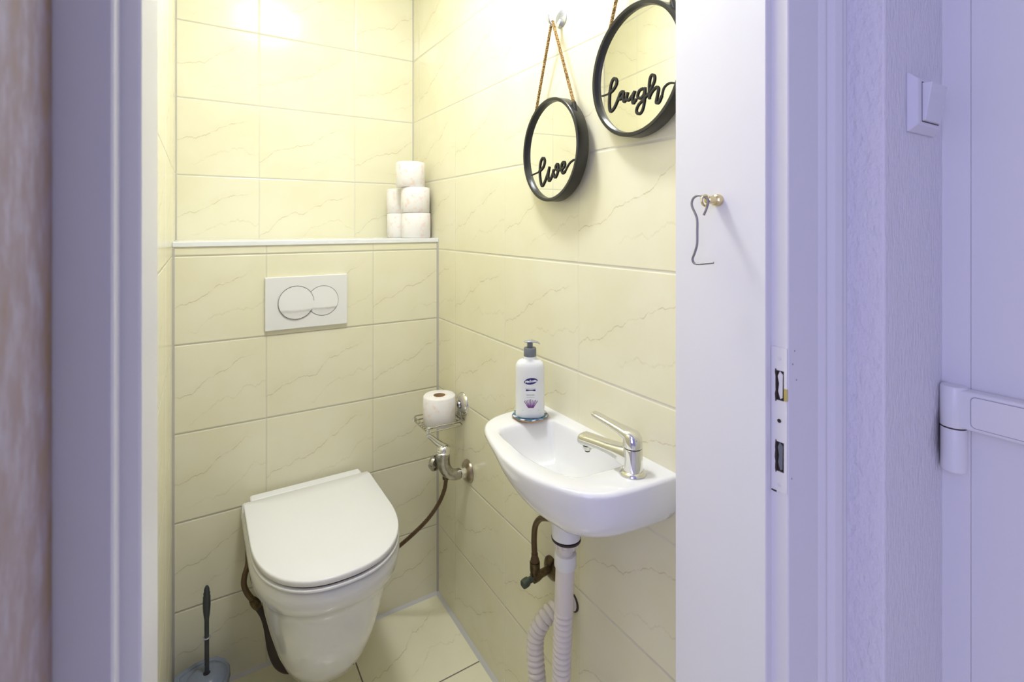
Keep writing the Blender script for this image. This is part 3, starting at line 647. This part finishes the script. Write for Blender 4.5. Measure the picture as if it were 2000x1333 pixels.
LAUGH = [(1.6, [(-118, -25), (-106.0, -26.4), (-95.7, -26.6), (-82.5, -27.0)]),
(3.2, [(-82.5, -27.0), (-67.6, -21.6), (-57.9, -12.7), (-57.9, -3.9), (-65.7, 0.6), (-73.5, -6.3), (-78.5, -24.1), (-80.5, -49.2), (-76.5, -64.3), (-65.7, -60.5), (-56.0, -49.4), (-48.4, -38.6), (-41.8, -32.7), (-35.3, -33.6)]),
(3.0, [(-35.3, -33.6), (-44.6, -33.3), (-50.3, -41.9), (-46.5, -45.9), (-38.0, -41.0), (-34.9, -34.3), (-37.1, -46.1), (-33.8, -53.6), (-27.9, -50.0)]),
(3.0, [(-22.8, -37.2), (-27.0, -48.4), (-20.6, -53.4), (-10.8, -47.2), (-3.2, -40.5), (-9.0, -52.4), (-7.3, -62.3), (1.5, -55.9)]),
(2.7, [(21.9, -40.0), (10.1, -41.9), (4.9, -51.9), (12.6, -57.2), (22.7, -51.3), (25.2, -39.7), (25.2, -55.4), (21.0, -75.4), (14.3, -85.2), (5.8, -85.2), (1.5, -78.5), (7.5, -69.0), (21.0, -61.4), (32.6, -54.7), (42.3, -44.4), (50.0, -33.8), (50.3, -24.8), (43.9, -20.8), (38.3, -27.4), (36.2, -45.2), (37.2, -64.4)]),
(2.9, [(37.5, -59.3), (45.5, -50.9), (55.8, -46.5), (60.5, -51.0), (57.4, -63.8), (55.0, -74.0), (61.3, -75.4), (69.0, -65.3)]),
(1.8, [(69.0, -65.3), (73.5, -53.0), (82.5, -47.5), (91.4, -47.5), (100.1, -50.2), (112, -56)])]
def mirror(name, cy_, cz, strokes, label, hook_z, word, R):
    m = thing('round_mirror', (0, cy_, cz-R), label, 'mirror')
    c = Vector((0, cy_, cz))
    b = BM(); lathe(b, [(R-0.0100, 0.014), (R-0.0096, 0.021), (R-0.0078, 0.0294), (R-0.006, 0.0300), (R-0.0012, 0.0298), (R, 0.0285), (R, 0.002), (R-0.001, 0.0005), (R-0.0100, 0.0005), (R-0.0100, 0.014)], c, (-1, 0, 0), 96, False, False)
    # close the ring section
    obj('frame', b, M_black, m, angle=35)
    b = BM(); lathe(b, [(R-0.0095, 0.003), (R-0.0095, 0.0205), (0.0001, 0.0205)], c, (-1, 0, 0), 96, True, False); obj('glass', b, M_mirror, m, smooth=False)
    b = BM()
    for w, pts in strokes:
        P = [(-0.0222, cy_-u/1000, cz+v/1000) for u, v in pts]
        P = [p for p in P if sqrt((p[1]-cy_)**2+(p[2]-cz)**2) < R-0.0085] if len(P) > 2 else P
        tube(b, P, w/1000, seg=10, smooth=7, flat=(0, 0.3))
    lt = obj('lettering', b, M_letter, m, angle=60); lt['label'] = 'black cut-out script word %s' % word
    hy = cy_; hz = hook_z
    for s in (-1, 1):
        a = radians(48); py, pz = cy_+s*(R-0.001)*sin(a), cz+(R+0.001)*cos(a)
        top = Vector((-0.018, hy+s*0.005, hz-0.004)); end = Vector((-0.0150, py, pz)); d = (top-end).normalized()
        b = BM(); tube(b, [end-d*0.010+Vector((0, 0, -0.004)), end+d*0.002, end+d*0.014], 0.0052, seg=12, smooth=3)
        sl = obj('rope_sleeve', b, M_black, m)
        b = BM(); lathe(b, [(0.001, -0.004), (0.0065, -0.003), (0.0075, 0.001), (0.004, 0.003)], end+Vector((-0.004, s*0.003, -0.014)), (0, s*sin(a), cos(a)), 16); obj('knot', b, M_black, m)
        # twisted rope: two helical strands
        b = BM(); L = (top-(end+d*0.012)).length; n = int(L/0.0016); dd, u, v = basis(d)
        for ph in (0, 2*pi/3, 4*pi/3):
            P = [end+d*(0.012+L*i/n)+(u*cos(ph+i*0.62)+v*sin(ph+i*0.62))*0.0018 for i in range(n+1)]
            tube(b, P, 0.0021, seg=7, smooth=0)
        obj('hanging_rope', b, M_rope, m)
    b = BM(); tube(b, [(-0.018, hy-0.005, hz-0.005), (-0.018, hy-0.003, hz+0.001), (-0.018, hy+0.003, hz+0.001), (-0.018, hy+0.005, hz-0.005)], 0.0037, seg=10); obj('rope_loop', b, M_rope, m)
    m.location.x = -0.009; m.rotation_euler[2] = radians(-4.2)
    # wall hook, its own thing
    h = thing('wall_hook', (0, hy, hz), 'clear and silver adhesive wall hook carrying the "%s" mirror rope' % word, 'wall hook', 'hooks for the round mirrors')
    del h['group']
    b = BM(); lathe(b, [(0.021, 0), (0.021, 0.002), (0.018, 0.004), (0.001, 0.005)], (0, hy, hz+0.014), (-1, 0, 0), 40); obj('disc', b, M_silver, h)
    b = BM(); tube(b, [(-0.003, hy, hz+0.010), (-0.012, hy, hz-0.004), (-0.025, hy, hz-0.0065), (-0.036, hy, hz+0.001), (-0.040, hy, hz+0.016)], (0.0050, 0.0034), seg=12); obj('hook', b, M_chrome, h)
    return m
mirror('live', -0.7385, 1.5315, LIVE, 'lower round black-framed mirror with the script word live, hanging by rope', 1.838, 'live', 0.1235)
mirror('laugh', -1.013, 1.6515, LAUGH, 'higher round black-framed mirror with the script word laugh, hanging by rope near the door post', 1.965, 'laugh', 0.128)

# ------------------------------------------------------------------ toilet rolls
def make_roll(loc, label, group, R=0.0525, Hh=0.093):
    t = thing('toilet_roll', loc, label, 'toilet roll', group); c = Vector(loc)
    b = BM(); lathe(b, [(0.0195, 0.0012), (R-0.003, 0), (R, 0.003), (R+0.0004, Hh*0.5), (R, Hh-0.003), (R-0.003, Hh), (0.0195, Hh-0.001)], c, seg=64, cap0=False, cap1=False)
    obj('paper', b, M_tissue, t, angle=50)
    b = BM(); lathe(b, [(0.0196, 0.0005), (0.0196, Hh-0.0005), (0.0186, Hh-0.0005), (0.0186, 0.0005), (0.0196, 0.0005)], c, seg=40, cap0=False, cap1=False); obj('cardboard_core', b, M_core, t)
    return t
proto = make_roll((-0.060, 0.064, SH1), 'pink-flecked white toilet roll at the front bottom of the stack on the ledge', 'toilet rolls stacked on the ledge')
def copy_tree(root, loc, rot, label, group=None):
    r = root.copy(); COL.objects.link(r); r.location = loc; r.rotation_euler = (0, 0, rot); r['label'] = label
    if group: r['group'] = group
    elif 'group' in r: del r['group']
    for ch in list(root.children):
        c = ch.copy(); COL.objects.link(c); c.parent = r
    return r
RH_ = 0.0934
G = 'toilet rolls stacked on the ledge'
copy_tree(proto, (-0.078, 0.178, SH1), 1.0, 'white toilet roll at the bottom of the stack on the ledge, behind the front one', G)
copy_tree(proto, (-0.063, 0.064, SH1+RH_), 2.1, 'pink-flecked white toilet roll in the middle of the stack, in front', G)
copy_tree(proto, (-0.079, 0.178, SH1+RH_), 3.0, 'white toilet roll in the middle row, peeping out behind on the left', G)
copy_tree(proto, (-0.078, 0.075, SH1+2*RH_), 4.4, 'single white toilet roll on top of the stack on the ledge', G)

# ------------------------------------------------------------------ wire roll basket with suction cup
BX0, BX1, BY0, BY1, BZ = -0.137, -0.014, -0.233, -0.113, 0.712
wb = thing('wire_basket', (0, -0.173, BZ-0.016), 'small chrome wire basket with suction cup holding a toilet roll on the right wall', 'wire basket')
b = BM(); lathe(b, [(0.0375, 0), (0.037, 0.003), (0.030, 0.010), (0.020, 0.0135), (0.012, 0.015), (0.010, 0.020), (0.001, 0.021)], (0, -0.2070, 0.757), (-1, 0, 0), 48); obj('suction_cup', b, M_chrome, wb)
b = BM(); lathe(b, [(0.0125, 0.0148), (0.0125, 0.0165)], (0, -0.2070, 0.757), (-1, 0, 0), 32); lathe(b, [(0.004, 0.0205), (0.004, 0.0215)], (0, -0.2070, 0.757), (-1, 0, 0), 16); obj('cup_seal', b, M_rub_gap, wb)
b = BM()
def loop(z, ix=0):
    x0, x1, y0, y1, r = BX0+ix, BX1-ix, BY0+ix, BY1-ix, 0.010
    P = [(x, y, z) for x, y in rrect((x0+x1)/2, (y0+y1)/2, x1-x0, y1-y0, r, 4)]; P.append(P[0]); tube(b, P, 0.0021, seg=8, smooth=0)
loop(BZ); loop(BZ-0.014)
obj('rails', b, M_wire, wb)
b = BM()
for y in (-0.205, -0.19, -0.175, -0.16, -0.14): tube(b, [(BX0, y, BZ), (BX0+0.0005, y, BZ-0.0155), (BX1-0.0005, y, BZ-0.0155), (BX1, y, BZ)], 0.0012, seg=8, smooth=0)
obj('bottom_wires', b, M_wire, wb)
b = BM()
tube(b, [(-0.012, -0.207, 0.757), (-0.016, -0.200, 0.735), (BX1, -0.190, BZ)], 0.0022, seg=8); tube(b, [(-0.012, -0.207, 0.757), (-0.017, -0.216, 0.733), (BX1, -0.224, BZ)], 0.0022, seg=8)
tube(b, [(BX1, -0.15, BZ-0.004), (-0.003, -0.15, BZ-0.004), (-0.0025, -0.19, BZ-0.004), (-0.003, -0.222, BZ-0.004), (BX1, -0.222, BZ-0.004)], 0.002, seg=8, smooth=0)
obj('bracket_arms', b, M_wire, wb)
for x, y in ((BX0+0.001, BY0+0.001), (BX0+0.001, BY1-0.001)):
    b = BM(); lathe(b, [(0.001, -0.004), (0.005, -0.003), (0.006, 0.002), (0.004, 0.006), (0.001, 0.007)], (x, y, BZ-0.010), seg=16); obj('corner_stud', b, M_chrome, wb)
copy_tree(proto, (-0.0725, -0.176, BZ-0.0143), 0.4, 'pink-flecked white toilet roll standing in the wire basket', None)

# ------------------------------------------------------------------ bidet mixer on the right wall with brown hose
mx = thing('bidet_mixer', (0, -0.2445, 0.50), 'dull chrome wall mixer with a brown hose, below the wire basket', 'mixer tap')
b = BM(); lathe(b, [(0.036, 0), (0.0355, 0.004), (0.030, 0.010), (0.022, 0.0135), (0.015, 0.015)], (0, -0.2445, 0.549), (-1, 0, 0), 48); obj('wall_flange', b, mat('tarnished_flange', (0.40, 0.34, 0.26), 0.28, metal=0.9), mx)
b = BM(); lathe(b, [(0.0155, 0.014), (0.0165, 0.015), (0.0165, 0.028), (0.0155, 0.029)], (0, -0.2445, 0.549), (-1, 0, 0), 6); obj('union_nut', b, M_chrome, mx)
b = BM(); tube(b, [(-0.026, -0.2445, 0.549), (-0.050, -0.243, 0.550), (-0.070, -0.239, 0.560), (-0.082, -0.234, 0.582), (-0.085, -0.232, 0.605), (-0.084, -0.233, 0.626)], 0.0175, seg=28, rf=lambda L, t: 0.0125+0.0045*(t > 0.03)+0.0055*sin(min(1, t*1.1)*pi/2)**3); obj('mixer_body', b, M_dchrome, mx)
b = BM(); lathe(b, [(0.0215, -0.004), (0.0245, -0.002), (0.0245, 0.002), (0.0225, 0.004), (0.0235, 0.010), (0.0215, 0.017), (0.014, 0.023), (0.001, 0.025)], (-0.084, -0.233, 0.626)); obj('cartridge_cap', b, M_chrome, mx)
b = BM(); tube(b, [(-0.078, -0.234, 0.638), (-0.092, -0.232, 0.650), (-0.108, -0.2295, 0.664), (-0.124, -0.228, 0.680), (-0.139, -0.227, 0.6915)], 0.01, seg=18, rf=lambda L, t: 0.0125-0.0062*t if t < 0.96 else 0.0045); obj('lever', b, M_chrome, mx)
b = BM(); lathe(b, [(0.012, 0), (0.022, 0.004), (0.0255, 0.012), (0.022, 0.022), (0.008, 0.027)], (-0.094, -0.214, 0.583), (-0.45, 0.9, 0), 28); obj('side_knob', b, M_dchrome, mx)
b = BM(); lathe(b, [(0.009, 0), (0.0115, -0.004), (0.0115, -0.018), (0.009, -0.020)], (-0.074, -0.232, 0.556)); obj('hose_union', b, M_rust, mx)
hose = [(-0.074, -0.232, 0.538), (-0.077, -0.225, 0.50), (-0.088, -0.205, 0.45), (-0.115, -0.18, 0.395), (-0.155, -0.135, 0.33), (-0.205, -0.085, 0.265), (-0.255, -0.045, 0.215), (-0.30, -0.012, 0.185)]
b = BM(); tube(b, hose, 0.0062, seg=12, smooth=10, step=0.0016, rf=lambda L, t: 0.0062+0.0007*sin(L*2*pi/0.0055)); obj('hose', b, M_brown, mx)
fh = thing('water_hose', (-0.60, -0.08, 0.0), 'dark brown hose with a rubber sleeve looping down at the left side of the toilet', 'hose')
hs = [(-0.470, -0.060, 0.012), (-0.510, -0.085, 0.020), (-0.548, -0.115, 0.072), (-0.568, -0.122, 0.130), (-0.579, -0.122, 0.20), (-0.589, -0.120, 0.238), (-0.604, -0.118, 0.268)]
b = BM(); tube(b, hs, 0.0115, seg=16, rf=lambda L, t: 0.0115-0.0025*abs(2*t-1)); obj('hose_sleeve', b, M_rub_gap, fh)['label'] = 'thick black rubber sleeve'
b = BM(); tube(b, [(-0.602, -0.118, 0.264), (-0.618, -0.118, 0.294)], 0.0115, seg=8, smooth=3, rf=lambda L, t: 0.0125 if 0.2 < t < 0.8 else 0.0095); obj('hose_coupling', b, M_rust, fh)
b = BM(); tube(b, [(-0.617, -0.118, 0.292), (-0.631, -0.119, 0.318), (-0.639, -0.120, 0.345), (-0.637, -0.117, 0.368), (-0.628, -0.100, 0.385), (-0.624, -0.05, 0.392), (-0.622, -0.001, 0.392)], 0.0076, seg=14); obj('hose_elbow', b, M_brown, fh)

# ------------------------------------------------------------------ basin waste pipe
wp = thing('waste_pipe', (-0.1, -0.884, 0.25), 'white plastic waste pipe with ribbed flexible hose under the wash basin', 'waste pipe')
A = Vector((-0.100, -0.884, 0.704)); dn = (Vector((-0.100, -0.866, 0.385))-A).normalized()
b = BM(); lathe(b, [(0.0305, -0.0005), (0.0305, 0.0035)], A, dn); obj('seal_ring', b, M_rub_gap, wp)
b = BM()
lathe(b, [(0.0225, 0.003), (0.0235, 0.005), (0.0232, 0.013), (0.0190, 0.017), (0.0165, 0.018)], A, dn, 40)
for k in range(12):
    a = 2*pi*k/12; box(b, (A.x+0.0235*cos(a)-0.0018, A.y+0.0235*sin(a)-0.0018, A.z-0.017), (A.x+0.0235*cos(a)+0.0018, A.y+0.0235*sin(a)+0.0018, A.z-0.005))
obj('nut', b, M_pvc, wp)
b = BM(); lathe(b, [(0.0158, 0.016), (0.0158, 0.040)], A, dn); obj('tailpiece', b, M_pvc, wp)
b = BM(); lathe(b, [(0.0165, 0.033), (0.0218, 0.0335), (0.0228, 0.037), (0.0228, 0.061), (0.0215, 0.0635)], A, dn, 40); obj('collar', b, M_plast, wp)
b = BM(); lathe(b, [(0.0198, 0.060), (0.0195, 0.110), (0.0200, 0.150), (0.0185, 0.160)], A, dn, 40); obj('straight_pipe', b, M_pvc, wp)
start = A+dn*0.155
path = [start, A+dn*0.20, A+dn*0.27, A+dn*0.34, Vector((-0.099, -0.858, 0.315)), Vector((-0.098, -0.842, 0.268)), Vector((-0.097, -0.812, 0.252)), Vector((-0.098, -0.788, 0.272)), Vector((-0.099, -0.778, 0.325)), Vector((-0.098, -0.768, 0.375)), Vector((-0.094, -0.765, 0.415)), Vector((-0.080, -0.772, 0.445)), Vector((-0.055, -0.775, 0.460)), Vector((-0.028, -0.778, 0.464)), Vector((-0.001, -0.779, 0.464))]
def corr(L, t):
    p = (L/0.0122) % 1.0; return 0.0146+0.0056*(abs(sin(p*pi))**0.5)
b = BM(); tube(b, path, 0.018, seg=28, smooth=10, step=0.0011, rf=corr); obj('ribbed_hose', b, M_pvc, wp, angle=80)
b = BM(); lathe(b, [(0.0215, 0), (0.0215, 0.002), (0.020, 0.003)], (0, -0.782, 0.464), (-1, 0, 0)); obj('wall_ring', b, M_rub_gap, wp)

# ------------------------------------------------------------------ angle valve and feed pipe
av = thing('angle_valve', (0, -0.760, 0.47), 'tarnished brass angle valve on the wall with brown feed hose to the basin', 'valve')
vc = Vector((0, -0.7000, 0.4960))
b = BM(); lathe(b, [(0.0285, 0), (0.028, 0.004), (0.022, 0.009), (0.011, 0.012)], vc+Vector((0, 0, 0)), (-1, 0, 0), 40); obj('wall_flange', b, M_rust, av)
b = BM(); tube(b, [vc+Vector((-0.008, 0, 0)), vc+Vector((-0.058, 0, -0.004))], 0.0095, seg=16, smooth=4, rf=lambda L, t: 0.0095+0.003*(t > 0.6)); tube(b, [vc+Vector((-0.052, 0, -0.006)), vc+Vector((-0.052, 0, 0.034))], 0.0095, seg=12, smooth=4, rf=lambda L, t: 0.0100 if t < .5 else 0.0125); obj('valve_body', b, M_rust, av)
b = BM(); tube(b, [vc+Vector((-0.056, 0, -0.004)), vc+Vector((-0.074, 0.002, -0.008))], 0.0075, seg=12, smooth=3)
loft(b, [sect(vc+Vector((-0.070-0.016*t, 0.002, -0.007-0.004*t)), 0.0125*(1-0.2*abs(2*t-1)), 0.0075, Vector((-1, 0, 0)), n=12) for t in (0, 0.3, 0.7, 1)])
obj('handle', b, mat('green_grey_handle', (0.09, 0.115, 0.10), 0.35, metal=0.6), av)
p0 = vc+Vector((-0.052, 0, 0.034))
b = BM(); tube(b, [p0, p0+Vector((0, 0.001, 0.020))], 0.0085, seg=14, smooth=3, rf=lambda L, t: 0.0105 if t < 0.4 else 0.0082)
tube(b, [p0+Vector((0, 0.001, 0.018)), p0+Vector((0, 0.003, 0.055)), p0+Vector((-0.001, -0.004, 0.090)), p0+Vector((-0.003, -0.026, 0.118)), p0+Vector((-0.006, -0.060, 0.138)), p0+Vector((-0.006, -0.13, 0.165)), p0+Vector((-0.005, -0.20, 0.205)), p0+Vector((-0.008, -0.26, 0.238))], 0.0072, seg=16)
obj('feed_hose', b, M_brown, av)

# ------------------------------------------------------------------ cabin hook on the door post
lh = thing('hook_latch', (-0.1, -1.2425, 1.388), 'bent steel wire hook hanging from a brass screw eye on the right door post', 'hook latch')
e = Vector((-0.100, -1.2440, 1.3880))
b = BM(); lathe(b, [(0.0085, 0), (0.009, 0.003), (0.008, 0.009), (0.006, 0.0105), (0.006, 0.022), (0.0055, 0.026), (0.003, 0.028)], e, (-1, 0, 0), 28); obj('screw_eye', b, M_brass, lh)
b = BM(); tube(b, [(-0.123, -1.2440, 1.3905), (-0.130, -1.2440, 1.3945), (-0.137, -1.2440, 1.3905), (-0.137, -1.2440, 1.383), (-0.130, -1.2440, 1.379), (-0.123, -1.2440, 1.3845)], 0.0017, seg=10); obj('eye_ring', b, M_brass, lh)
hk = [(-0.1325, -1.2430, 1.3660), (-0.1325, -1.2480, 1.3760), (-0.1325, -1.2500, 1.3850), (-0.1325, -1.2455, 1.3915), (-0.1340, -1.2350, 1.3945), (-0.1350, -1.2265, 1.3900), (-0.1350, -1.2245, 1.3800), (-0.1350, -1.2310, 1.3670), (-0.1350, -1.2338, 1.3580), (-0.1350, -1.2338, 1.3400), (-0.1350, -1.2335, 1.3240), (-0.1345, -1.2290, 1.3110), (-0.1340, -1.2250, 1.3020), (-0.1335, -1.2275, 1.2960), (-0.1320, -1.2360, 1.2952), (-0.128, -1.2560, 1.2980)]
b = BM(); tube(b, hk, 0.0017, seg=12, smooth=8); obj('wire_hook', b, M_steel, lh)

# ------------------------------------------------------------------ toilet brush
tbx = thing('toilet_brush', (-0.735, -0.11, 0), 'grey plastic toilet brush in its holder in the left corner beside the toilet', 'toilet brush')
plan = [(-0.8045, -0.060), (-0.785, -0.047), (-0.755, -0.036), (-0.725, -0.034), (-0.700, -0.043), (-0.682, -0.062), (-0.672, -0.090), (-0.672, -0.120), (-0.682, -0.150), (-0.702, -0.172), (-0.730, -0.182), (-0.765, -0.178), (-0.795, -0.165), (-0.8045, -0.150)]
def scp(k, z, dz=None): return [(-0.735+(x+0.735)*k, -0.11+(y+0.11)*k, z) for x, y in plan]
b = BM(); loft(b, [scp(0.86, 0.0), scp(0.90, 0.004), scp(0.96, 0.09), scp(0.97, 0.104)]); obj('holder', b, M_brushd, tbx, angle=45, bevel=0.002)
b = BM(); loft(b, [scp(0.99, 0.104), scp(1.0, 0.107), scp(1.0, 0.113), scp(0.97, 0.118), scp(0.80, 0.1185), scp(0.78, 0.116)]); obj('lid_rim', b, M_brush, tbx, angle=40, sub=0)
b = BM(); hc = (-0.728, -0.110)
lathe(b, [(0.050, 0.1165), (0.050, 0.119), (0.046, 0.1225), (0.038, 0.127), (0.026, 0.1305), (0.012, 0.132), (0.001, 0.1325)], (hc[0], hc[1], 0), seg=48); obj('lid_dome', b, M_brush, tbx)
b = BM(); lathe(b, [(0.0085, 0), (0.0085, 0.0008)], (hc[0], hc[1], 0.1322)); obj('slot', b, M_dark, tbx)
def hr(L, t):
    z = 0.125+0.245*t
    if z < 0.275: return 0.0056
    k = (z-0.275)/(0.37-0.275)
    return 0.0052+0.0042*sin(min(1, k*1.05)*pi)**0.8+0.0006*sin(k*50)*(k > 0.55) if k < 0.97 else 0.003
b = BM(); tube(b, [(hc[0]+0.0005, hc[1], 0.125), (hc[0], hc[1], 0.25), (hc[0], hc[1], 0.37)], 0.005, seg=20, smooth=0 or 24, rf=hr); obj('handle', b, M_brushd, tbx, angle=60)
b = BM(); lathe(b, [(0.0057, 0), (0.0092, 0.0004), (0.0098, 0.0014), (0.0085, 0.0024), (0.0057, 0.002)], (hc[0], hc[1], 0.228)); obj('drip_ring', b, M_clear, tbx)

for o in list(bpy.data.objects):
    if '_o' in o: del o['_o']
